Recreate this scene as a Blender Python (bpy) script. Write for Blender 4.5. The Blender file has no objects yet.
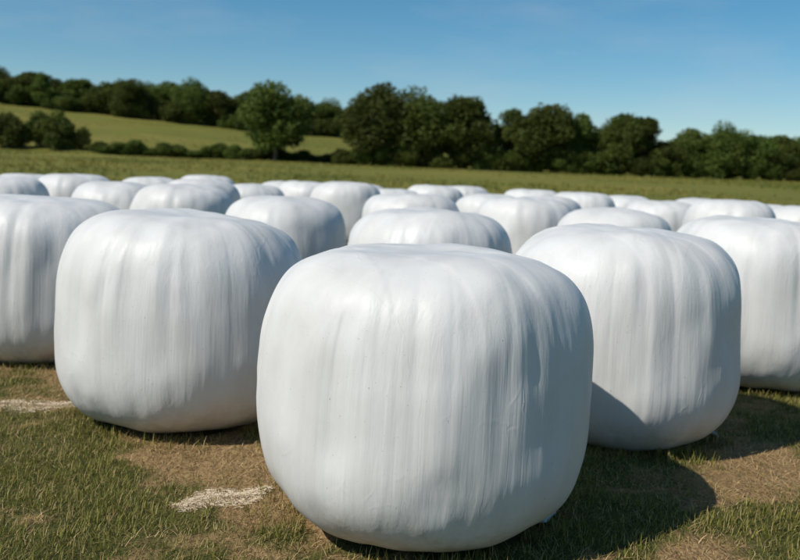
import bpy, bmesh, math, random
import numpy as np
from mathutils import Vector, Matrix

random.seed(7)
RNG = np.random.default_rng(7)
S = bpy.context.scene
COL = S.collection

# ------------------------------------------------------------------ camera
cam_d = bpy.data.cameras.new('camera')
cam = bpy.data.objects.new('camera', cam_d)
COL.objects.link(cam)
S.camera = cam
cam_d.sensor_width = 36.0
cam_d.lens = 40.2
cam_d.clip_start = 0.05
cam_d.clip_end = 8000
cam.matrix_world = (Matrix.Translation((0, 0, 1.56))
                    @ Matrix.Rotation(math.radians(90 - 6.77), 4, 'X')
                    @ Matrix.Rotation(math.radians(2.3), 4, 'Z'))
cam_d.dof.use_dof = True
cam_d.dof.focus_distance = 3.6
cam_d.dof.aperture_fstop = 2.5
S.render.resolution_x = 1024
S.render.resolution_y = 717

# ------------------------------------------------------------------ sky, sun, exposure
SUN_EL = math.radians(46)
SUN_PHI = math.radians(33)      # the shadows fall to the right and away from the camera
to_sun = Vector((-math.cos(SUN_PHI) * math.cos(SUN_EL), -math.sin(SUN_PHI) * math.cos(SUN_EL), math.sin(SUN_EL)))
world = bpy.data.worlds.new('World')
S.world = world
world.use_nodes = True
wn = world.node_tree
wn.nodes.clear()
w_out = wn.nodes.new('ShaderNodeOutputWorld')
w_bg = wn.nodes.new('ShaderNodeBackground')
w_sky = wn.nodes.new('ShaderNodeTexSky')
w_sky.sky_type = 'NISHITA'
w_sky.sun_disc = False
w_sky.sun_elevation = SUN_EL
w_sky.sun_rotation = math.atan2(to_sun.x, to_sun.y)
w_sky.altitude = 900
w_sky.air_density = 1.0
w_sky.dust_density = 0.4
w_sky.ozone_density = 2.5
w_bg.inputs['Strength'].default_value = 0.085
w_hsv = wn.nodes.new('ShaderNodeHueSaturation')
w_hsv.inputs['Saturation'].default_value = 1.33; w_hsv.inputs['Hue'].default_value = .487; w_hsv.inputs['Value'].default_value = 1.14
wn.links.new(w_sky.outputs[0], w_hsv.inputs['Color'])
# a trace of high thin cloud
w_tc = wn.nodes.new('ShaderNodeTexCoord')
w_map = wn.nodes.new('ShaderNodeMapping'); w_map.inputs['Scale'].default_value = (2.2, 2.2, 9.0); w_map.inputs['Location'].default_value = (1.9, .7, .4)
w_no = wn.nodes.new('ShaderNodeTexNoise'); w_no.inputs['Scale'].default_value = 1.6; w_no.inputs['Detail'].default_value = 6; w_no.inputs['Roughness'].default_value = .55
w_rp = wn.nodes.new('ShaderNodeValToRGB'); w_rp.color_ramp.elements[0].position = .50; w_rp.color_ramp.elements[1].position = .85
w_rp.color_ramp.elements[1].color = (.30, .30, .30, 1)
w_mx = wn.nodes.new('ShaderNodeMix'); w_mx.data_type = 'RGBA'; w_mx.inputs[7].default_value = (7.0, 7.4, 7.8, 1)
wn.links.new(w_tc.outputs['Generated'], w_map.inputs['Vector']); wn.links.new(w_map.outputs[0], w_no.inputs['Vector'])
wn.links.new(w_no.outputs['Fac'], w_rp.inputs['Fac']); wn.links.new(w_rp.outputs['Color'], w_mx.inputs[0])
wn.links.new(w_hsv.outputs[0], w_mx.inputs[6])
wn.links.new(w_mx.outputs[2], w_bg.inputs['Color'])
wn.links.new(w_bg.outputs[0], w_out.inputs['Surface'])

sun_d = bpy.data.lights.new('sun', 'SUN')
sun_d.energy = 4.4
sun_d.angle = math.radians(0.53)
sun_d.color = (1.0, 0.955, 0.88)
sun = bpy.data.objects.new('sun', sun_d)
COL.objects.link(sun)
sun.rotation_euler = to_sun.to_track_quat('Z', 'Y').to_euler()

S.view_settings.view_transform = 'Standard'
S.view_settings.look = 'None'
S.view_settings.gamma = 1.0
S.view_settings.use_curve_mapping = False
S.view_settings.exposure = -0.08

# ------------------------------------------------------------------ helpers
def tag(o, label=None, cat=None, group=None, kind=None):
    if label: o['label'] = label
    if cat: o['category'] = cat
    if group: o['group'] = group
    if kind: o['kind'] = kind
    return o

def empty(name, loc=(0, 0, 0), rz=0.0, s=1.0):
    o = bpy.data.objects.new(name, None)
    COL.objects.link(o)
    o.empty_display_size = 0.3
    o.location = loc
    o.rotation_euler = (0, 0, rz)
    o.scale = (s, s, s) if not hasattr(s, '__len__') else s
    return o

def link_mesh(name, me, mat=None, parent=None):
    o = bpy.data.objects.new(name, me)
    COL.objects.link(o)
    if mat and not me.materials:
        me.materials.append(mat)
    o.parent = parent
    return o

def np_mesh(name, verts, faces, smooth=False, attrs=None):
    """verts (n,3) array, faces (m,k) array with one k for all of them"""
    verts = np.asarray(verts, dtype=np.float32)
    faces = np.asarray(faces, dtype=np.int32)
    me = bpy.data.meshes.new(name)
    me.vertices.add(len(verts))
    me.vertices.foreach_set('co', verts.ravel())
    k = faces.shape[1]
    me.loops.add(faces.size)
    me.loops.foreach_set('vertex_index', faces.ravel())
    me.polygons.add(len(faces))
    me.polygons.foreach_set('loop_start', np.arange(0, faces.size, k, dtype=np.int32))
    me.polygons.foreach_set('use_smooth', np.full(len(faces), smooth))
    me.update(calc_edges=True)
    me.validate()
    for n, c in (attrs or {}).items():
        a = me.attributes.new(n, 'FLOAT_COLOR', 'POINT')
        c4 = np.ones((len(verts), 4), dtype=np.float32)
        c4[:, :3] = c
        a.data.foreach_set('color', c4.ravel())
    return me

def _hash(ix, iy, iz, seed):
    h = (ix * 374761393 + iy * 668265263 + iz * 2147483647 + seed * 144665) & 0xFFFFFFFF
    h = ((h ^ (h >> 13)) * 1274126177) & 0xFFFFFFFF
    h = ((h ^ (h >> 16)) * 2246822519) & 0xFFFFFFFF
    return ((h ^ (h >> 15)) & 0xFFFFFF) / float(0xFFFFFF)

def vnoise(x, y, z=None, seed=0):
    x = np.asarray(x, dtype=np.float64); y = np.asarray(y, dtype=np.float64)
    z = np.zeros_like(x) if z is None else np.asarray(z, dtype=np.float64)
    x, y, z = np.broadcast_arrays(x, y, z)
    ix, iy, iz = [np.floor(v).astype(np.int64) for v in (x, y, z)]
    fx, fy, fz = x - ix, y - iy, z - iz
    fx, fy, fz = [v * v * v * (v * (v * 6 - 15) + 10) for v in (fx, fy, fz)]
    def c(a, b, d): return _hash(ix + a, iy + b, iz + d, seed)
    def l(a, b, t): return a + (b - a) * t
    v = l(l(l(c(0,0,0), c(1,0,0), fx), l(c(0,1,0), c(1,1,0), fx), fy),
          l(l(c(0,0,1), c(1,0,1), fx), l(c(0,1,1), c(1,1,1), fx), fy), fz)
    return v * 2 - 1

def fbm(x, y, z=None, octs=4, seed=0):
    a, s, t = 1.0, 0.0, 0.0
    for o in range(octs):
        f = 2.0 ** o
        s = s + a * vnoise(np.asarray(x) * f, np.asarray(y) * f, None if z is None else np.asarray(z) * f, seed + o * 17)
        t += a
        a *= 0.5
    return s / t

def smooth(a, b, x):
    t = np.clip((np.asarray(x, dtype=np.float64) - a) / (b - a), 0, 1)
    return t * t * (3 - 2 * t)

class Nodes:
    """small wrapper for writing node trees"""
    def __init__(self, name):
        self.m = bpy.data.materials.new(name)
        self.m.use_nodes = True
        self.t = self.m.node_tree
        self.t.nodes.clear()
        self.out = self.n('ShaderNodeOutputMaterial')
        self.p = self.n('ShaderNodeBsdfPrincipled')
        self.l(self.p.outputs[0], self.out.inputs['Surface'])
    def n(self, t, **kw):
        o = self.t.nodes.new(t)
        for k, v in kw.items():
            if k in o.inputs: o.inputs[k].default_value = v
            else: setattr(o, k, v)
        return o
    def l(self, a, b): self.t.links.new(a, b)
    def coord(self, which='Object'): return self.n('ShaderNodeTexCoord').outputs[which]
    def mapping(self, vec, scale):
        m = self.n('ShaderNodeMapping'); m.inputs['Scale'].default_value = scale
        self.l(vec, m.inputs['Vector']); return m.outputs[0]
    def noise(self, vec, scale, detail=4.0, rough=0.5, dist=0.0):
        o = self.n('ShaderNodeTexNoise')
        o.inputs['Scale'].default_value = scale; o.inputs['Detail'].default_value = detail
        o.inputs['Roughness'].default_value = rough; o.inputs['Distortion'].default_value = dist
        self.l(vec, o.inputs['Vector']); return o.outputs['Fac']
    def ramp(self, fac, stops):
        o = self.n('ShaderNodeValToRGB'); e = o.color_ramp.elements
        while len(e) < len(stops): e.new(0.5)
        for k, (p, c) in enumerate(stops):
            e[k].position = p; e[k].color = (*c, 1) if len(c) == 3 else c
        self.l(fac, o.inputs['Fac']); return o.outputs['Color']
    def math(self, op, a, b=None, clamp=False):
        o = self.n('ShaderNodeMath', operation=op, use_clamp=clamp)
        for i, v in enumerate((a, b)):
            if v is None: continue
            if isinstance(v, (int, float)): o.inputs[i].default_value = v
            else: self.l(v, o.inputs[i])
        return o.outputs[0]
    def mix(self, fac, a, b, blend='MIX'):
        o = self.n('ShaderNodeMix', data_type='RGBA', blend_type=blend)
        for i, v in ((0, fac), (6, a), (7, b)):
            if isinstance(v, (int, float)): o.inputs[i].default_value = v
            elif isinstance(v, tuple): o.inputs[i].default_value = (*v, 1)
            else: self.l(v, o.inputs[i])
        return o.outputs[2]
    def bump(self, h, strength, dist, normal=None):
        o = self.n('ShaderNodeBump'); o.inputs['Strength'].default_value = strength
        o.inputs['Distance'].default_value = dist
        self.l(h, o.inputs['Height'])
        if normal is not None: self.l(normal, o.inputs['Normal'])
        return o.outputs[0]

# ------------------------------------------------------------------ terrain
HILL_X = [-400, -220, -130, -98, -39, -15, 20, 60, 100, 400]
HILL_Z = [18.6, 15.6, 11.9, 10.2, 6.0, 5.0, 2.8, 0.6, 0.0, 0.0]
def terrain(x, y):
    x = np.asarray(x, dtype=np.float64); y = np.asarray(y, dtype=np.float64)
    z = 2.62 * np.clip((y - 26) / 105.0, 0, 1)
    k = x / np.maximum(y, 60) * 218.0
    hill = np.interp(k, HILL_X, HILL_Z)
    z = z + hill * np.clip((y - 135) / 83.0, 0, 1.35) ** 0.9
    z = z + 4.5 * smooth(135, 305, y)
    far = smooth(14, 60, np.hypot(x, y))
    z = z + far * (0.10 * vnoise(x * 0.06, y * 0.06, seed=5) + 0.05 * vnoise(x * 0.2, y * 0.2, seed=6))
    near = 1 - smooth(25, 60, np.hypot(x, y))
    z = z + near * (0.018 * vnoise(x * 0.9, y * 0.9, seed=8) + 0.008 * vnoise(x * 3.1, y * 3.1, seed=9)
                    + 0.006 * vnoise(x * 7.0 + y * 2, y * 7.0 - x * 2, seed=10))
    return z

# greenness of the near ground: 1 = live grass, 0 = dry thatch and bare earth
PATCHES = [(0.97, 4.28, 0.45, 0.7), (-1.83, 4.36, 0.41, 0.8), (-1.4, 4.9, 0.32, 0.55), (-2.5, 5.15, 0.34, 0.55), (-1.21, 3.85, 0.34, 0.55), (-0.43, 3.59, 0.26, 0.55), (1.69, 3.85, 0.29, 0.45), (-1.21, 4.61, 0.25, -0.9), (-0.72, 4.25, 0.22, -0.75), (-2.12, 5.63, 0.22, -0.7), (1.69, 4.58, 0.34, -0.6), (1.26, 3.64, 0.26, -0.5), (2.31, 5.08, 0.38, -0.45), (-0.92, 3.56, 0.17, -0.55), (-1.2, 4.75, 0.3, -0.8), (-1.55, 5.0, 0.22, -0.7), (-0.75, 4.45, 0.22, -0.6), (1.75, 4.75, 0.35, -0.7), (2.1, 5.4, 0.35, -0.6), (1.35, 3.75, 0.2, -0.5), (-1.9, 4.1, 0.35, 0.5), (-1.1, 3.7, 0.3, 0.4), (-0.35, 3.5, 0.2, -0.5), (1.75, 3.9, 0.3, 0.35)]
def greenness(x, y):
    x0, y0 = np.asarray(x, dtype=np.float64), np.asarray(y, dtype=np.float64)
    # warped and turned so that no patch edge follows the axes
    wx = x0 + .22 * fbm(x0 * 2.1 + 9, y0 * 2.1, octs=3, seed=41) + .05 * vnoise(x0 * 13, y0 * 13, seed=43)
    wy = y0 + .22 * fbm(x0 * 2.1, y0 * 2.1 + 5, octs=3, seed=42) + .05 * vnoise(x0 * 13 + 4, y0 * 13, seed=44)
    x, y = wx, wy
    u, v = .83 * x + .56 * y, -.56 * x + .83 * y
    g = 0.58 + 0.52 * fbm(u * 1.2, v * 1.2, octs=5, seed=31) + 0.34 * vnoise(v * 3.6, u * 4.6, seed=33) + 0.22 * vnoise(u * 11 + 3, v * 11, seed=34)
    for (px, py, r, a) in PATCHES:
        g = g + a * 0.7 * np.exp(-((x - px) ** 2 + (y - py) ** 2) / (r * r))
    return np.clip(g, 0, 1)

def axis(pairs):
    out = []
    for a, b, step in pairs:
        out += list(np.arange(a, b, step))
    return np.array(out + [pairs[-1][1]])

def build_ground():
    xs_n = axis([(-6, 6, .07)])
    xs = np.concatenate([-axis([(6.2, 14, .4), (14, 60, 2), (60, 320, 6), (320, 2600, 90)])[::-1], xs_n,
                         axis([(6.2, 14, .4), (14, 60, 2), (60, 320, 6), (320, 2600, 90)])])
    ys = axis([(-200, -20, 20), (-20, 2, 1), (2, 12, .07), (12, 30, .5), (30, 200, 2.5), (200, 420, 5), (420, 4000, 120)])
    X, Y = np.meshgrid(xs, ys)
    Z = terrain(X, Y)
    nx, ny = len(xs), len(ys)
    v = np.stack([X.ravel(), Y.ravel(), Z.ravel()], 1)
    i = np.arange(ny - 1)[:, None] * nx + np.arange(nx - 1)[None, :]
    f = np.stack([i, i + 1, i + nx + 1, i + nx], -1).reshape(-1, 4)
    g = greenness(X, Y).ravel()
    return np_mesh('ground', v, f, True, {'green': np.stack([g, g, g], 1)})

def ground_material():
    N = Nodes('meadow_ground')
    c = N.coord('Object')
    at = N.n('ShaderNodeAttribute', attribute_name='green')
    sep = N.n('ShaderNodeSeparateXYZ'); N.l(c, sep.inputs[0])
    fine = N.noise(c, 55, 6, .65)
    mid = N.noise(c, 9, 5, .6)
    dry = N.ramp(fine, [(.25, (.15, .088, .038)), (.5, (.32, .205, .095)), (.75, (.50, .355, .18))])
    live = N.ramp(mid, [(.3, (.055, .064, .016)), (.6, (.095, .10, .026)), (.8, (.17, .145, .05))])
    fac = N.math('ADD', at.outputs['Fac'], N.math('MULTIPLY', N.math('SUBTRACT', mid, .5), .7), True)
    near = N.mix(N.ramp(fac, [(.35, (0, 0, 0)), (.65, (1, 1, 1))]), dry, live)
    # distant meadow: dry olive sward in bands and blotches
    m = N.mapping(c, (.022, .05, .03))
    band = N.noise(m, 1.6, 6, .62, .6)
    blot = N.noise(c, .35, 6, .7)
    tuft = N.noise(N.mapping(c, (1.0, .45, 1)), 3.0, 5, .7)
    farc = N.ramp(band, [(.30, (.080, .102, .016)), (.47, (.135, .145, .023)), (.58, (.185, .17, .034)), (.72, (.27, .225, .06))])
    farc = N.mix(N.math('MULTIPLY', blot, .40), farc, (.105, .130, .020))
    farc = N.mix(N.math('MULTIPLY', tuft, .55), farc, (.23, .195, .05))
    t = N.n('ShaderNodeMapRange'); t.inputs['From Min'].default_value = 9; t.inputs['From Max'].default_value = 30
    N.l(sep.outputs['Y'], t.inputs['Value'])
    N.l(N.mix(t.outputs[0], near, farc), N.p.inputs['Base Color'])
    N.p.inputs['Roughness'].default_value = .95
    N.p.inputs['Specular IOR Level'].default_value = .15
    h = N.math('ADD', N.noise(c, 120, 5, .7), N.math('MULTIPLY', N.noise(c, 18, 5, .6), 2.0))
    b1 = N.bump(h, .9, .012)
    b2 = N.bump(N.math('ADD', tuft, blot), .6, .25, b1)
    N.l(b2, N.p.inputs['Normal'])
    return N.m

ground = link_mesh('ground', build_ground(), ground_material())
tag(ground, kind='structure')

# ------------------------------------------------------------------ wrapped bales
def film_material():
    N = Nodes('white_stretch_film')
    c = N.coord('Object')
    geo = N.n('ShaderNodeNewGeometry')
    nz = N.n('ShaderNodeSeparateXYZ'); N.l(N.coord('Normal'), nz.inputs[0])
    side = N.math('SUBTRACT', 1.0, N.math('POWER', N.math('ABSOLUTE', nz.outputs['Z']), 1.5), True)
    info = N.n('ShaderNodeObjectInfo')
    # long pulled wrinkles running up the sides
    s1 = N.noise(N.mapping(c, (13, 13, .8)), 1.0, 2, .5, .3)
    s2 = N.noise(N.mapping(c, (38, 38, 1.3)), 1.0, 2, .5, .15)
    s3 = N.noise(N.mapping(c, (130, 130, 5)), 1.0, 2, .5, .1)
    rid = N.math('ABSOLUTE', N.math('SUBTRACT', s2, .5))
    hs = N.math('ADD', N.math('ADD', N.math('MULTIPLY', s1, .62), N.math('MULTIPLY', rid, .36)), N.math('MULTIPLY', s3, .05))
    hs = N.math('MULTIPLY', hs, side)
    # soft dimples and crossing film edges on the top
    tn = N.noise(c, 5.5, 4, .55, .6)
    hh = N.math('ADD', hs, N.math('MULTIPLY', tn, .10))
    # edges of the film bands that run up one side, over the top and down the other
    px = N.n('ShaderNodeSeparateXYZ'); N.l(c, px.inputs[0])
    wob = N.math('MULTIPLY', N.math('SUBTRACT', N.noise(c, 1.6, 3, .55), .5), .22)
    for a, per, off in ((.35, .43, .11), (1.15, .51, .31), (1.95, .47, .05), (2.75, .55, .22)):
        w = N.math('ADD', N.math('MULTIPLY', px.outputs['X'], math.cos(a)), N.math('MULTIPLY', px.outputs['Y'], math.sin(a)))
        w = N.math('ADD', N.math('ADD', w, wob), off + 5 * per)
        saw = N.math('FRACT', N.math('DIVIDE', w, per))
        hh = N.math('ADD', hh, N.math('MULTIPLY', saw, .17))
    # small sharp creases, only here and there
    vr = N.n('ShaderNodeTexVoronoi', feature='DISTANCE_TO_EDGE'); vr.inputs['Scale'].default_value = 1.0
    dn = N.n('ShaderNodeTexNoise'); dn.inputs['Scale'].default_value = 6; N.l(c, dn.inputs['Vector'])
    dv = N.n('ShaderNodeVectorMath', operation='MULTIPLY_ADD'); N.l(dn.outputs['Color'], dv.inputs[0]); dv.inputs[1].default_value = (.2, .2, .3); N.l(c, dv.inputs[2])
    N.l(N.mapping(dv.outputs[0], (7, 7, 2.2)), vr.inputs['Vector'])
    cr = N.math('MULTIPLY', N.math('SUBTRACT', 1.0, N.math('MULTIPLY', vr.outputs['Distance'], 14.0), True),
                N.ramp(N.noise(c, 2.3, 3, .5), [(.52, (0, 0, 0)), (.66, (1, 1, 1))]))
    hh = N.math('ADD', hh, N.math('MULTIPLY', cr, .10))
    N.l(N.bump(hh, .55, .012), N.p.inputs['Normal'])
    # white film; faint milky bands where layers overlap, mud film near the foot
    lay = N.ramp(N.noise(N.mapping(c, (5, 5, .25)), 1.0, 2, .5), [(.35, (.635, .618, .590)), (.65, (.695, .68, .65))])
    pos = N.n('ShaderNodeSeparateXYZ'); N.l(c, pos.inputs[0])
    foot = N.n('ShaderNodeMapRange'); foot.inputs['From Min'].default_value = .30; foot.inputs['From Max'].default_value = 0.0
    N.l(pos.outputs['Z'], foot.inputs['Value'])
    spk = N.noise(c, 14, 6, .7)
    dirt = N.math('MULTIPLY', foot.outputs[0], N.ramp(spk, [(.42, (0, 0, 0)), (.7, (1, 1, 1))]))
    base = N.mix(N.math('MULTIPLY', dirt, .75), lay, (.36, .29, .20))
    # dust and flecks of chaff stuck to the film
    dust = N.ramp(N.noise(c, 3.1, 8, .72), [(.45, (0, 0, 0)), (.80, (1, 1, 1))])
    base = N.mix(N.math('MULTIPLY', dust, .28), base, (.46, .42, .35))
    fl = N.ramp(N.noise(N.mapping(c, (1, 1, .6)), 95, 2, .5), [(.735, (0, 0, 0)), (.76, (1, 1, 1))])
    base = N.mix(N.math('MULTIPLY', fl, .6), base, (.22, .19, .10))
    streak = N.ramp(N.noise(N.mapping(c, (24, 24, .7)), 1.0, 3, .6), [(.58, (0, 0, 0)), (.78, (1, 1, 1))])
    base = N.mix(N.math('MULTIPLY', N.math('MULTIPLY', streak, side), .12), base, (.52, .53, .54))
    N.l(base, N.p.inputs['Base Color'])
    N.l(N.math('ADD', N.math('MULTIPLY', tn, .12), .42), N.p.inputs['Roughness'])
    N.p.inputs['Specular IOR Level'].default_value = .34
    return N.m
FILM = film_material()

R0, H0 = 0.75, 1.265
def bale_mesh(seed, na, nt, hk=1.0, bulge=0.0, px=3.1):
    """a squat drum of silage under stretched film: bulging sides, soft shoulders, pleats pulled down from the shoulder"""
    h = H0 * hk
    th = np.linspace(0, 2 * math.pi, na, endpoint=False)
    u = np.linspace(-math.pi / 2, math.pi / 2, nt)
    u = u + 0.10 * np.sin(2 * u) * -1 * 0.5
    cu, su = np.cos(u), np.sin(u)
    p = np.where(u > 0, px + 1.0, px)
    r = np.abs(cu) ** (2 / p)
    z = np.sign(su) * np.abs(su) ** (2 / p)
    sag = 1 + 0.028 * (-z) * (np.abs(z) < 1) + bulge * (1 - z * z)
    r = r * sag / np.max(r * sag)
    # flattened foot, lightly domed top
    zz = np.where(z < 0, z * 0.94, z)
    zz = (zz + 0.94) / 1.94
    T, RR = np.meshgrid(th, r)
    _, ZZ = np.meshgrid(th, zz)
    n3 = fbm(np.cos(T) * RR * 1.6 + 7, np.sin(T) * RR * 1.6 - 3, ZZ * 1.8, octs=3, seed=seed)
    ct, st = np.cos(T), np.sin(T)
    wall = np.clip(RR, 0, 1) ** 3
    # pleats gathered at the shoulder and dying out lower down
    def streak(k, zf, sd): return vnoise(ct * k + 11.3, st * k + 4.1, ZZ * zf + sd * 3.7, seed=sd)
    sh = np.exp(-((ZZ - .74) / .22) ** 2)
    pleat = np.abs(streak(4.2, .7, seed + 3))
    pl2 = streak(9, 1.0, seed + 4)
    pl3 = np.abs(streak(20, 1.3, seed + 5))
    low = np.exp(-((ZZ - .2) / .2) ** 2)
    d = 0.042 * n3 + wall * ((0.018 * sh + .005) * (pleat - .4) + (.0045 * sh + .0025) * pl2 + (.002 * sh + .001 * low + .0008) * pl3)
    # seams of the film strips that cross over the top
    rnd = random.Random(seed)
    for k in range(7):
        a = rnd.uniform(0, math.pi); cc = rnd.uniform(-.55, .55)
        w = (ct * math.cos(a) + st * math.sin(a)) * RR - cc
        d = d + 0.0022 * smooth(-.018, .018, w)
    X = ct * RR * (R0 + 0) ; Y = st * RR * R0
    Z = ZZ * h
    # displacement along an approximate outward normal
    nr = RR ** 2.0; nzv = np.sign(ZZ - .48) * np.clip(np.abs(ZZ - .48) * 2, 0, 1) ** 2.0
    ln = np.sqrt(nr * nr + nzv * nzv) + 1e-6
    X = X + ct * d * nr / ln; Y = Y + st * d * nr / ln; Z = Z + d * nzv / ln
    Z = np.where(ZZ < .03, np.maximum(Z, -.01), Z)
    lean = fbm(np.array([seed * 1.7]), np.array([2.2]), seed=seed)[0]
    X = X + lean * 0.05 * ZZ
    v = np.stack([X.ravel(), Y.ravel(), Z.ravel()], 1)
    i = np.arange(nt - 1)[:, None] * na + np.arange(na)[None, :]
    j = np.arange(nt - 1)[:, None] * na + ((np.arange(na) + 1) % na)[None, :]
    f = np.stack([i, j, j + na, i + na], -1).reshape(-1, 4)
    # the two poles are rings of radius zero: keep them as tiny closed rings
    me = np_mesh('bale', v, f, True)
    bm = bmesh.new(); bm.from_mesh(me)
    bmesh.ops.remove_doubles(bm, verts=bm.verts, dist=1e-4)
    bm.to_mesh(me); bm.free()
    for pp in me.polygons: pp.use_smooth = True
    return me

G_BALE = 'white wrapped bales standing in the meadow'
#        x     y     seed hk   yaw  w    label
NEAR = [
 ( .12,  4.00, 101, .97, 0.4, 1.000, 'largest white film-wrapped bale in the centre foreground, vertical wrinkles down its front'),
 (-1.33, 5.50, 102, 1.01, 2.1, 1.000, 'white wrapped bale just left of and behind the central foreground bale'),
 (1.36,  5.55, 103, 1.005, 4.0, 0.985, 'white wrapped bale right of the central one, foreground shadow across its lower left'),
 (-2.87, 7.10, 104, 1.005, 5.2, 1.000, 'white wrapped bale cut off by the left edge of the picture'),
 (2.90,  7.20, 105, 1.04, 1.2, 1.000, 'large white wrapped bale cut off by the right edge of the picture'),
 ( .22, 7.95, 106, 1.00, 3.3, 1.000, 'white wrapped bale whose top shows directly behind the central foreground bale'),
]
FAR = [
 (-1.39, 10.60, 'white wrapped bale showing between the left foreground bale and the central one'),
 (-3.29, 13.40, 'white wrapped bale top peeking over the middle of the left foreground bale'),
 (0.15, 13.20, 'white wrapped bale right behind the second bale of the centre line'),
 (1.76, 12.80, 'white wrapped bale top beside the upper left shoulder of the right foreground bale'),
 (2.62, 11.10, 'white wrapped bale top peeking over the middle of the right foreground bale'),
 (-6.68, 14.90, 'leftmost far white bale, cut by the left picture edge above the nearer one'),
 (-6.07, 16.60, 'second far white bale from the left, above the left-edge bale'),
 (-4.59, 14.40, 'third far white bale from the left, nearer than its neighbours'),
 (-5.24, 18.70, 'fourth far white bale from the left, set back in the last row'),
 (-3.81, 17.00, 'fifth far white bale from the left, behind the left foreground bale top'),
 (-3.30, 19.60, 'sixth far white bale from the left, last row'),
 (-2.20, 20.80, 'seventh far white bale from the left, last row'),
 (-1.17, 18.20, 'eighth far white bale from the left, left of the picture centre'),
 (-0.24, 19.80, 'ninth far white bale from the left, just behind the centre line'),
 (0.77, 21.40, 'tenth far white bale from the left, just right of the picture centre'),
 (1.76, 18.60, 'eleventh far white bale from the left, right of a dark gap'),
 (2.63, 16.50, 'twelfth far white bale from the left, behind the right foreground bale shoulder'),
 (3.93, 19.60, 'fourth far white bale from the right edge, last row'),
 (5.02, 17.40, 'third far white bale from the right, above the right foreground bale'),
 (5.33, 14.60, 'second far white bale from the right, above the right-edge bale'),
 (7.05, 15.80, 'far white bale at the very right picture edge, behind the right-edge bale'),
 (-7.88, 18.90, 'far white bale glimpsed between the first and second at the left edge'),
 (-4.69, 21.30, 'small far white bale glimpsed between the fifth and sixth from the left'),
 (-3.05, 22.80, 'small far white bale in the notch between the sixth and seventh from the left'),
 (-1.05, 23.00, 'small far white bale in the notch between the eighth and ninth from the left'),
 (1.52, 23.00, 'small far white bale filling the notch right of the tenth from the left'),
 (3.08, 21.60, 'small far white bale behind the twelfth from the left'),
 (5.25, 21.40, 'small far white bale in the notch before the third from the right'),
 (6.44, 19.40, 'small far white bale in the notch between the third and second from the right'),
 (8.06, 19.70, 'small far white bale in the notch left of the one at the right edge'),
]
# the distant band: counted from the left as the camera sees it
ORD = ['first', 'second', 'third', 'fourth', 'fifth', 'sixth', 'seventh', 'eighth', 'ninth', 'tenth', 'eleventh', 'twelfth', 'thirteenth', 'fourteenth', 'fifteenth',
       'sixteenth', 'seventeenth', 'eighteenth', 'nineteenth', 'twentieth', 'twenty-first', 'twenty-second', 'twenty-third', 'twenty-fourth', 'twenty-fifth']
band = sorted(FAR[5:], key=lambda b: b[0] / b[1])
FAR = FAR[:5] + [(x, y, '%s white bale from the left in the distant band, %s' % (ORD[k],
       'nearer and larger' if y < 16 else 'partly hidden' if y < 19 else 'far back')) for k, (x, y, _) in enumerate(band)]
BALES = []   # footprints for the grass
for (x, y, seed, hk, yaw, w, lab) in NEAR:
    hi = seed in (101, 102, 103)
    me = bale_mesh(seed, 512 if hi else 288, 168 if hi else 110, hk, bulge=.05, px=3.6 if seed != 103 else 3.4)
    o = link_mesh('wrapped_bale', me, FILM)
    o.location = (x, y, float(terrain(x, y)) - .012)
    o.rotation_euler = (0, 0, yaw)
    o.rotation_euler = (RNG.uniform(-.015, .015), RNG.uniform(-.02, .02), yaw)
    o.scale = (w, w, 1)
    tag(o, lab, 'hay bale', G_BALE)
    BALES.append((x, y, R0 * w, o))
protos = [bale_mesh(200 + k, 128, 64, 1.0 + .03 * (k - 1), bulge=.05, px=3.3 + .15 * k) for k in range(4)]
for k, (x, y, lab) in enumerate(FAR):
    o = link_mesh('wrapped_bale', protos[k % 4], FILM)
    o.location = (x, y, float(terrain(x, y)) - .015)
    o.rotation_euler = (0, 0, RNG.uniform(0, 6.28))
    s = RNG.uniform(.97, 1.03)
    o.scale = (s, s, RNG.uniform(.97, 1.03))
    tag(o, lab, 'hay bale', G_BALE)
    BALES.append((x, y, R0 * s, o))

# loose tail of film lying at the foot of two bales
def film_tail(parent, ang, size, seed):
    """a crumpled tongue of film that comes out from under the foot of the bale"""
    rnd = random.Random(seed)
    nu, nv = 22, 12
    inv = parent.matrix_basis.inverted()
    verts = []
    for i in range(nu):
        t = i / (nu - 1)
        for j in range(nv):
            s = (j / (nv - 1) - .5)
            rad = .52 + t * .30 * size
            wid = (.20 + .10 * math.sin(t * 3.0)) * size
            side = s * wid + .05 * math.sin(t * 5 + seed)
            x = parent.location.x + math.cos(ang) * rad - math.sin(ang) * side
            y = parent.location.y + math.sin(ang) * rad + math.cos(ang) * side
            z = float(terrain(x, y)) + .018 + .02 * size * (math.sin(t * 3.1) ** 2) * (1 - abs(s) * 1.2) + .012 * math.sin(s * 17 + t * 6 + seed) + .01 * rnd.random()
            verts.append(inv @ Vector((x, y, z)))
    faces = [(i * nv + j, i * nv + j + 1, (i + 1) * nv + j + 1, (i + 1) * nv + j) for i in range(nu - 1) for j in range(nv - 1)]
    me = np_mesh('film_tail', np.array([tuple(v) for v in verts]), np.array(faces), True)
    o = link_mesh('film_tail', me, FILM, parent)
    md = o.modifiers.new('thick', 'SOLIDIFY'); md.thickness = .002
    return o
bpy.context.view_layer.update()
for idx, ang, size, sd in ((0, math.radians(-2), .42, 3), (2, math.radians(-4), .5, 5)):
    film_tail(BALES[idx][3], ang, size, sd)

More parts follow.
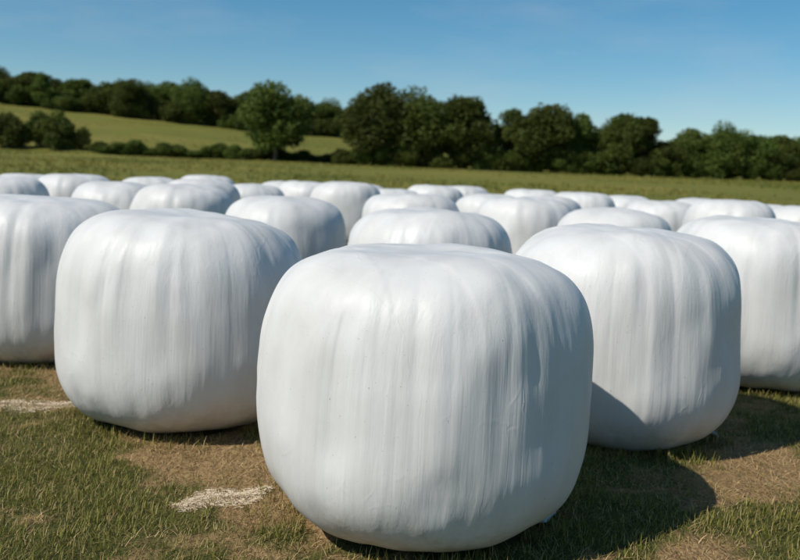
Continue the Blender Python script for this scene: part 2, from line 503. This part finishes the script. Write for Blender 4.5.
# ------------------------------------------------------------------ grass and straw
def blade_material():
    N = Nodes('grass_blades')
    at = N.n('ShaderNodeAttribute', attribute_name='tint')
    N.l(at.outputs['Color'], N.p.inputs['Base Color'])
    N.p.inputs['Roughness'].default_value = .6
    N.p.inputs['Specular IOR Level'].default_value = .25
    tr = N.n('ShaderNodeBsdfTranslucent'); N.l(at.outputs['Color'], tr.inputs['Color'])
    mx = N.n('ShaderNodeMixShader'); mx.inputs[0].default_value = .25
    N.l(N.p.outputs[0], mx.inputs[1]); N.l(tr.outputs[0], mx.inputs[2]); N.l(mx.outputs[0], N.out.inputs['Surface'])
    return N.m
BLADE = blade_material()

def blades(n, xr, yr, keep, hgt, wid, flat, colour, seed):
    """n tapered bent blades as one mesh; keep(x,y)->probability"""
    r = np.random.default_rng(seed)
    x = r.uniform(*xr, n); y = r.uniform(*yr, n)
    ok = (r.random(n) < keep(x, y)) & (np.abs(x) < y * .5 + .8)
    for (bx, by, br, _) in BALES:
        ok &= np.hypot(x - bx, y - by) > br * .70
    x, y = x[ok], y[ok]; n = len(x)
    z = terrain(x, y)
    g = greenness(x, y)
    a = r.uniform(0, 2 * math.pi, n)
    h = hgt(g, r, n); w = wid * r.uniform(.6, 1.4, n)
    ln = flat(g, r, n) * h          # how far the tip leans out
    up = np.sqrt(np.maximum(h * h - ln * ln, (h * .12) ** 2))
    dx, dy = np.cos(a), np.sin(a)
    sx, sy = -dy, dx
    base = np.stack([x, y, z - .006], 1)
    def pt(t, s, bend):
        return base + np.stack([dx * ln * bend + sx * w * s, dy * ln * bend + sy * w * s, up * t], 1)
    V = np.stack([pt(0, -.5, 0), pt(0, .5, 0), pt(.6, .42, .4), pt(.6, -.42, .4), pt(1.0, 0, 1.0)], 1).reshape(-1, 3)
    b = np.arange(n) * 5
    F = np.concatenate([np.stack([b, b + 1, b + 2], 1), np.stack([b, b + 2, b + 3], 1), np.stack([b + 3, b + 2, b + 4], 1)])
    c = np.repeat(colour(g, r, n), 5, axis=0)
    return np_mesh('grass', V, F, True, {'tint': c})

def lerp(a, b, t): return np.asarray(a)[None, :] * (1 - t[:, None]) + np.asarray(b)[None, :] * t[:, None]
def green_col(g, r, n):
    c = lerp((.125, .138, .02), (.34, .285, .062), r.random(n) * .6 + .4 * r.random())
    c = c * r.uniform(.7, 1.3, n)[:, None]
    dry = (r.random(n) > (.20 + .52 * g)).astype(float) * r.uniform(.6, 1, n)
    c = c * (1 - dry[:, None]) + lerp((.34, .25, .09), (.50, .38, .17), r.random(n)) * dry[:, None]
    return c
def straw_col(g, r, n):
    return lerp((.21, .125, .052), (.70, .50, .25), r.random(n) ** 1.3)

grass = link_mesh('grass', blades(560000, (-5.2, 5.2), (2.5, 9.5), lambda x, y: np.clip(greenness(x, y) * .85 + .2, .36, 1),
    lambda g, r, n: (.016 + .030 * g) * (.35 + 1.5 * r.random(n) ** 1.8), .0034,
    lambda g, r, n: r.uniform(.25, .92, n), green_col, 11), BLADE)
tag(grass, 'short green and yellowing meadow grass around the near bales', 'grass', kind='stuff')
thatch = link_mesh('dry_thatch', blades(380000, (-5.2, 5.2), (2.5, 9.5), lambda x, y: np.clip(1.0 - greenness(x, y) * .8, .2, 1),
    lambda g, r, n: .012 + .085 * r.random(n) ** 2.2, .0030,
    lambda g, r, n: r.uniform(.88, .995, n), straw_col, 12), BLADE)
tag(thatch, 'dry tan cut stalks lying flat over the bare ground', 'straw', kind='stuff')

# taller seed stems and weeds at the bale feet
def foot_tufts():
    r = np.random.default_rng(5)
    xs, ys = [], []
    for (bx, by, br, _) in BALES[:6]:
        n = 1500
        a = r.uniform(0, 2 * math.pi, n); d = br * (.72 + .32 * r.random(n) ** 1.5)
        m = vnoise(np.cos(a) * 3 + bx * 5, np.sin(a) * 3 + by * 5, seed=3) > -.25
        xs.append(bx + np.cos(a[m]) * d[m]); ys.append(by + np.sin(a[m]) * d[m])
    return np.concatenate(xs), np.concatenate(ys)
fx, fy = foot_tufts()
def tuft_mesh():
    r = np.random.default_rng(6); n = len(fx)
    z = terrain(fx, fy); a = r.uniform(0, 6.283, n)
    h = r.uniform(.03, .10, n); ln = h * r.uniform(.2, .8, n); up = np.sqrt(h * h - ln * ln)
    dx, dy = np.cos(a), np.sin(a); w = .0042
    base = np.stack([fx, fy, z - .006], 1)
    def pt(t, s, b): return base + np.stack([dx * ln * b - dy * w * s, dy * ln * b + dx * w * s, up * t], 1)
    V = np.stack([pt(0, -.5, 0), pt(0, .5, 0), pt(.6, .42, .4), pt(.6, -.42, .4), pt(1, 0, 1)], 1).reshape(-1, 3)
    b = np.arange(n) * 5
    F = np.concatenate([np.stack([b, b + 1, b + 2], 1), np.stack([b, b + 2, b + 3], 1), np.stack([b + 3, b + 2, b + 4], 1)])
    return np_mesh('foot_grass', V, F, True, {'tint': np.repeat(green_col(np.full(n, .8), r, n), 5, axis=0)})
tag(link_mesh('foot_grass', tuft_mesh(), BLADE), 'longer green grass fringing the feet of the near bales', 'grass', kind='stuff')

# coarse uncut tufts over the far meadow and the hill
def meadow_tufts():
    r = np.random.default_rng(21)
    n = 26000
    y = 24 + 195 * r.random(n) ** .8
    x = (r.random(n) - .5) * (y * 1.15 + 6)
    m = vnoise(x * .07, y * .05, seed=51) + .6 * r.random(n) > .1
    x, y = x[m], y[m]; n = len(x)
    z = terrain(x, y)
    tint = lerp((.12, .145, .018), (.32, .26, .06), np.clip(.5 + .5 * vnoise(x * .15, y * .1, seed=52) + r.normal(0, .2, n), 0, 1))
    V, C = [], []
    for k in range(6):
        a = r.uniform(0, 6.283, n); h = r.uniform(.08, .30, n); w = r.uniform(.02, .05, n)
        ox, oy = r.normal(0, .10, n), r.normal(0, .10, n)
        b = np.stack([x + ox, y + oy, z - .03], 1)
        q = np.stack([-np.sin(a), np.cos(a), np.zeros(n)], 1) * w[:, None]
        t = b + np.stack([np.cos(a) * h * .5, np.sin(a) * h * .5, h + .03], 1)
        V.append(np.stack([b - q, b + q, t], 1).reshape(-1, 3)); C.append(np.repeat(tint, 3, axis=0))
    V = np.concatenate(V)
    return np_mesh('meadow_tufts', V, np.arange(len(V)).reshape(-1, 3), False, {'tint': np.concatenate(C)})
tag(link_mesh('meadow_tufts', meadow_tufts(), BLADE), 'coarse uncut grass tufts over the far meadow and hill', 'grass', kind='stuff')

# two pale wisps of bleached straw
def straw_wisp(x, y, length, width, ang, n, seed, label):
    r = np.random.default_rng(seed)
    t = r.uniform(-.5, .5, n); s = r.normal(0, .34, n) * (1 - 1.5 * np.abs(t)).clip(.15) * np.where(r.random(n) < .22, 3.2, .8)
    wob = .025 * np.sin(t * 9 + seed) 
    ca, sa = math.cos(ang), math.sin(ang)
    px = x + ca * t * length - sa * (s * width + wob); py = y + sa * t * length + ca * (s * width + wob)
    a = ang + r.normal(0, 1.1, n); L = r.uniform(.012, .05, n); w = r.uniform(.002, .004, n)
    z = terrain(px, py) + .004 + .011 * r.random(n) * np.exp(-(s / .3) ** 2)
    tilt = r.normal(0, .12, n)
    d = np.stack([np.cos(a), np.sin(a), tilt], 1) * L[:, None] * .5
    q = np.stack([-np.sin(a), np.cos(a), np.zeros(n)], 1) * w[:, None] * .5
    up = np.zeros((n, 3)); up[:, 2] = w * .8
    c = np.stack([px, py, z], 1)
    V = np.stack([c - d - q, c - d + q, c - d + up, c + d - q, c + d + q, c + d + up], 1).reshape(-1, 3)
    b = np.arange(n) * 6
    F = np.concatenate([np.stack([b, b + 3, b + 5, b + 2], 1), np.stack([b + 1, b + 2, b + 5, b + 4], 1), np.stack([b, b + 1, b + 4, b + 3], 1)])
    col = np.repeat(lerp((.62, .49, .32), (.85, .73, .55), r.random(n)), 6, axis=0)
    V[:, 0] -= x; V[:, 1] -= y
    o = link_mesh('straw_wisp', np_mesh('straw_wisp', V, F, False, {'tint': col}), BLADE)
    o.location = (x, y, 0)
    return tag(o, label, 'straw', 'pale straw wisps on the ground')
straw_wisp(-2.33, 5.58, .66, .07, .10, 9000, 4, 'pale wisp of bleached straw on the ground at the left picture edge')
straw_wisp(-.80, 4.10, .46, .06, .45, 8000, 9, 'pale wisp of bleached straw touching the left foot of the central bale')

# ------------------------------------------------------------------ trees
def leaf_material():
    N = Nodes('leaves')
    at = N.n('ShaderNodeAttribute', attribute_name='tint')
    info = N.n('ShaderNodeObjectInfo')
    hsv = N.n('ShaderNodeHueSaturation')
    N.l(N.math('ADD', N.math('MULTIPLY', info.outputs['Random'], .04), .488), hsv.inputs['Hue'])
    N.l(N.math('ADD', N.math('MULTIPLY', info.outputs['Random'], .7), .70), hsv.inputs['Value'])
    N.l(at.outputs['Color'], hsv.inputs['Color'])
    N.l(hsv.outputs[0], N.p.inputs['Base Color'])
    N.p.inputs['Roughness'].default_value = .6
    N.p.inputs['Specular IOR Level'].default_value = .2
    tr = N.n('ShaderNodeBsdfTranslucent'); N.l(hsv.outputs[0], tr.inputs['Color'])
    mx = N.n('ShaderNodeMixShader'); mx.inputs[0].default_value = .4
    N.l(N.p.outputs[0], mx.inputs[1]); N.l(tr.outputs[0], mx.inputs[2]); N.l(mx.outputs[0], N.out.inputs['Surface'])
    return N.m
def bark_material():
    N = Nodes('bark')
    c = N.coord('Object')
    n = N.noise(N.mapping(c, (6, 6, 1.2)), 2.0, 6, .65)
    N.l(N.ramp(n, [(.3, (.035, .028, .02)), (.7, (.12, .10, .078))]), N.p.inputs['Base Color'])
    N.p.inputs['Roughness'].default_value = .9
    N.l(N.bump(n, .8, .05), N.p.inputs['Normal'])
    return N.m
LEAF, BARK = leaf_material(), bark_material()

def tube(bm, a, b, ra, rb, n=7):
    a, b = Vector(a), Vector(b)
    q = (b - a).to_track_quat('Z', 'Y')
    r1 = [bm.verts.new(a + q @ Vector((math.cos(k * 6.2832 / n) * ra, math.sin(k * 6.2832 / n) * ra, 0))) for k in range(n)]
    r2 = [bm.verts.new(b + q @ Vector((math.cos(k * 6.2832 / n) * rb, math.sin(k * 6.2832 / n) * rb, 0))) for k in range(n)]
    for k in range(n): bm.faces.new((r1[k], r1[(k + 1) % n], r2[(k + 1) % n], r2[k]))

def tree_proto(seed, hgt, rad, low, nl, per, leaf, spread=1.0):
    """tapered trunk with limbs to each leaf mass; crown of leaf sprays in many unequal clumps"""
    r = np.random.default_rng(seed); rnd = random.Random(seed)
    lobes = []
    for k in range(nl):
        for _ in range(40):
            p = r.uniform(-1, 1, 3)
            if np.linalg.norm(p) < 1: break
        zc = low + (hgt - low) * (.5 + .44 * p[2])
        taper = 1.0 - .45 * max(0, (zc - hgt * .55) / (hgt * .45)) - .05 * max(0, (hgt * .3 - zc) / (hgt * .3))
        c = np.array([p[0] * rad * .72 * taper, p[1] * rad * .72 * taper, zc])
        lobes.append((c, r.uniform(.24, .44) * rad * spread))
    # trunk and limbs
    bm = bmesh.new()
    bends = [Vector((rnd.uniform(-.12, .12) * k, rnd.uniform(-.12, .12) * k, hgt * .72 * k / 4)) for k in range(5)]
    r0 = .026 * hgt + .03
    for k in range(4): tube(bm, bends[k] - Vector((0, 0, .35 if k == 0 else 0)), bends[k + 1], r0 * (1 - .2 * k), r0 * (1 - .2 * (k + 1)), 9)
    for c, lr in lobes[:16]:
        f = min(max((c[2] * .62) / (hgt * .72), .08), .95) * 4
        k = int(min(f, 3)); st = bends[k].lerp(bends[k + 1], f - k)
        mid = st.lerp(Vector(c), .55) + Vector((0, 0, -.04 * hgt * rnd.random()))
        tube(bm, st, mid, r0 * .42, r0 * .26, 6); tube(bm, mid, Vector(c), r0 * .26, r0 * .08, 5)
    tm = bpy.data.meshes.new('trunk'); bm.to_mesh(tm); bm.free()
    for pp in tm.polygons: pp.use_smooth = True
    # crown
    P, Cc = [], []
    for c, lr in lobes:
        n = int(per * (lr / (.34 * rad)) ** 2)
        d = r.normal(size=(n, 3)); d /= np.linalg.norm(d, axis=1)[:, None]
        lump = 1 + .28 * fbm(d[:, 0] * 2.4 + c[0], d[:, 1] * 2.4 + c[1], d[:, 2] * 2.4 + c[2], octs=3, seed=seed)
        rr = lr * lump * (.45 + .6 * r.random(n) ** .55)
        q = c + d * rr[:, None] * np.array([1, 1, .86])
        P.append(q)
        tone = r.uniform(0, 1) * .5 + r.random(n) * .5
        Cc.append(lerp((.042, .066, .012), (.165, .185, .036), tone))
    P = np.concatenate(P); Cc = np.concatenate(Cc)
    m = P[:, 2] > .12; P, Cc = P[m], Cc[m]
    n = len(P)
    u = r.normal(size=(n, 3)); u /= np.linalg.norm(u, axis=1)[:, None]
    w = np.cross(u, r.normal(size=(n, 3))); w /= np.linalg.norm(w, axis=1)[:, None]
    L = leaf * r.uniform(.5, 1.35, n)[:, None]
    nrm = np.cross(u, w)
    V = np.stack([P - u * L, P + w * L * .55 + nrm * L * .15, P + u * L, P - w * L * .5 + nrm * L * .12], 1).reshape(-1, 3)
    b = np.arange(n) * 4
    F = np.concatenate([np.stack([b, b + 1, b + 2], 1), np.stack([b, b + 2, b + 3], 1)])
    cm = np_mesh('crown', V, F, False, {'tint': np.repeat(Cc, 4, axis=0)})
    tm.materials.append(BARK); cm.materials.append(LEAF)
    return tm, cm

ROUND = [tree_proto(300 + k, 9.0, 4.0 + .25 * (k % 3), .9, 40 + 4 * k, 330, .21) for k in range(5)]
TALL = [tree_proto(320 + k, 10.0, 2.9, .9, 32, 300, .20) for k in range(3)]
BUSH = [tree_proto(340 + k, 2.6, 1.7, .15, 22, 200, .13, 1.15) for k in range(5)]

DEPTH = 0.727      # metres per unit of the distances listed below
def plant(name, protos, k, x, y, hk, wk, label, cat, group):
    y = y * DEPTH
    tm, cm = protos[k % len(protos)]
    e = empty(name, (x, y, float(terrain(x, y))), RNG.uniform(0, 6.28), (wk, wk, hk))
    link_mesh('trunk' if name != 'bush' else 'stem', tm, BARK, e)
    link_mesh('crown' if name != 'bush' else 'foliage', cm, LEAF, e)
    tag(e, label, cat, group)
    return e

# trees along the far edge of the meadow: x, y, height, crown width (m), label
EDGE = [
 (-19.0, 181, 10.6, 9.4, 'round', 'dark rounded tree at the foot of the hill, leftmost of the field-edge trees'),
 ( -4.6, 180, 10.2, 8.6, 'round', 'tall full tree left of the three merged trees, pale sunlit left flank'),
 (  1.8, 181,  9.4, 9.2, 'round', 'broad dark tree in the middle of the three merged field-edge trees'),
 (  8.3, 180,  9.4, 8.8, 'round', 'dark rounded tree on the right of the three merged field-edge trees'),
 ( 15.6, 183,  7.6, 4.8, 'tall', 'narrow tree leaning against the left side of the broad separate tree'),
 ( 19.8, 180,  9.0, 9.6, 'round', 'broad separate round tree right of the gap in the tree line'),
 ( 25.2, 183,  7.2, 5.6, 'round', 'smaller tree on the right flank of the broad separate tree'),
 ( 29.2, 184,  5.6, 5.0, 'round', 'low tree filling the dip left of the blocky two-headed tree'),
 ( 31.3, 180,  7.8, 6.2, 'round', 'left head of the blocky two-headed tree right of centre'),
 ( 34.6, 181,  7.6, 5.6, 'tall', 'right head of the blocky two-headed tree right of centre'),
 ( 38.2, 181,  5.2, 6.0, 'round', 'low tree in the dip right of the two-headed tree'),
 ( 42.3, 181,  6.6, 6.4, 'round', 'first of two taller humps in the right-hand tree belt'),
 ( 46.5, 180,  7.2, 6.2, 'round', 'second of two taller humps in the right-hand tree belt'),
 ( 50.8, 181,  6.3, 6.6, 'round', 'low rounded tree after the humps of the right-hand belt'),
 ( 54.8, 180,  6.0, 6.4, 'round', 'low rounded tree near the right picture edge'),
 ( 58.6, 181,  6.6, 6.0, 'round', 'tree at the right picture edge in the field-edge belt'),
]
for k, (x, y, h, w, kind, lab) in enumerate(EDGE):
    if kind == 'round': plant('broadleaf_tree', ROUND, k, x, y, (h + (1.5 if x < 36 else .5)) / 8.9, w * 1.3 / 8.4, lab, 'tree', 'trees along the far edge of the meadow')
    else: plant('broadleaf_tree', TALL, k, x, y, (h + 1.5) / 9.9, w * 1.35 / 5.8, lab, 'tree', 'trees along the far edge of the meadow')

# second rank behind the field edge, seen only between the front trees
for k, (x, y, h, w) in enumerate([(22, 206, 6.0, 8), (30, 208, 6.0, 8), (38, 206, 6.2, 8), (46, 208, 6.6, 8.5), (54, 206, 6.6, 9), (61, 208, 6.8, 9),
                                  (12, 207, 6.0, 8), (4, 205, 6.6, 8)]):
    plant('broadleaf_tree', ROUND, k + 1, x, y, (h + 1) / 9.3, w * 1.3 / 8.4, 'dark tree in the second rank, glimpsed between field-edge trees', 'tree', 'second rank trees behind the field edge')

# trees on the crest of the hill
CREST = [(-101, 7.4, 9), (-93.5, 7.2, 9), (-86, 8.6, 6.5), (-79.5, 8.4, 8.5), (-72, 8.2, 8.5), (-65.5, 10.6, 8), (-58.5, 9.8, 8.5),
         (-51.5, 11.0, 8.5), (-45.5, 9.8, 7.5), (-39.5, 9.6, 7.5), (-33, 9.4, 7.5), (-26.5, 8.8, 7.5), (-19.5, 9.2, 8.5), (-12, 8.8, 8)]
ordn = ['first from the left picture edge', 'second from the left edge', 'third from the left edge, a pointed top',
        'fourth from the left edge', 'fifth from the left edge', 'sixth from the left edge, tall and rounded', 'seventh from the left edge', 'eighth from the left edge, tallest', 'ninth from the left edge',
        'tenth from the left edge', 'behind the left side of the dark hill-foot tree', 'behind the right side of the dark hill-foot tree', 'in the gap right of the dark hill-foot tree', 'behind the merged field-edge trees']
for k, ((x, h, w), od) in enumerate(zip(CREST, ordn)):
    y = 300 + 5 * math.sin(k * 2.3)
    if k == 2: plant('crest_tree', TALL, k, x, y, h / 10.3, w / 5.8, 'dark green tree on the hill crest, ' + od, 'tree', 'trees on the hill crest')
    else: plant('crest_tree', ROUND, k, x, y, h / 9.8, w * 1.4 / 8.4, 'dark green tree on the hill crest, ' + od, 'tree', 'trees on the hill crest')
for k in range(13):
    x = -106 + k * 7.6
    plant('crest_tree', ROUND, k + 2, x, 322 + 4 * math.sin(k * 1.7), RNG.uniform(.66, .84), RNG.uniform(.95, 1.2),
          'dark tree of the wood behind the hill crest trees', 'tree', 'wood behind the hill crest')

# thicket and hedge at the foot of the hill
THICK = [(-61, 190, 5.4, 5.6), (-56.5, 192, 5.6, 5.0), (-53.0, 190, 5.8, 4.6), (-50.0, 191, 3.6, 3.4)]
THICK_LAB = ['leftmost tall dark bush of the hill-foot thicket, cut by the left picture edge', 'second dark bush of the hill-foot thicket from the left picture edge',
             'third and tallest dark bush of the hill-foot thicket at left', 'rightmost and lowest bush of the hill-foot thicket, where the low hedge starts']
for k, (x, y, h, w) in enumerate(THICK):
    plant('bush', BUSH, k, x, y, h / 2.9, w * 1.3 / 3.7, THICK_LAB[k], 'bush', 'thicket at the foot of the hill')
x, k = -46.5, 0
while x < -6:
    h = RNG.uniform(.8, 2.5)
    plant('bush', BUSH, k, x, 188 + RNG.uniform(-1, 1), h / 2.9, RNG.uniform(4.0, 5.6) / 3.7, 'low hedge bush along the foot of the hill', 'bush', 'hedge along the foot of the hill')
    x += RNG.uniform(1.7, 2.5); k += 1
k = 0
for x in np.arange(-105, -4, 4.2):
    plant('bush', BUSH, k, float(x), 296 + 3 * math.sin(k * 1.9), RNG.uniform(3.4, 5.2) / 2.9, RNG.uniform(6, 8) / 3.7, 'dark bush of the undergrowth along the hill crest', 'bush', 'undergrowth along the hill crest')
    k += 1
x = -8.5
while x < 62:
    h = RNG.uniform(1.8, 3.8)
    plant('bush', BUSH, k, x, 178.5 + RNG.uniform(-1, 1), h / 2.9, RNG.uniform(4.0, 6.0) / 3.7, 'low bush at the foot of the right-hand tree belt', 'bush', 'undergrowth of the right-hand tree belt')
    x += RNG.uniform(2.0, 3.2); k += 1
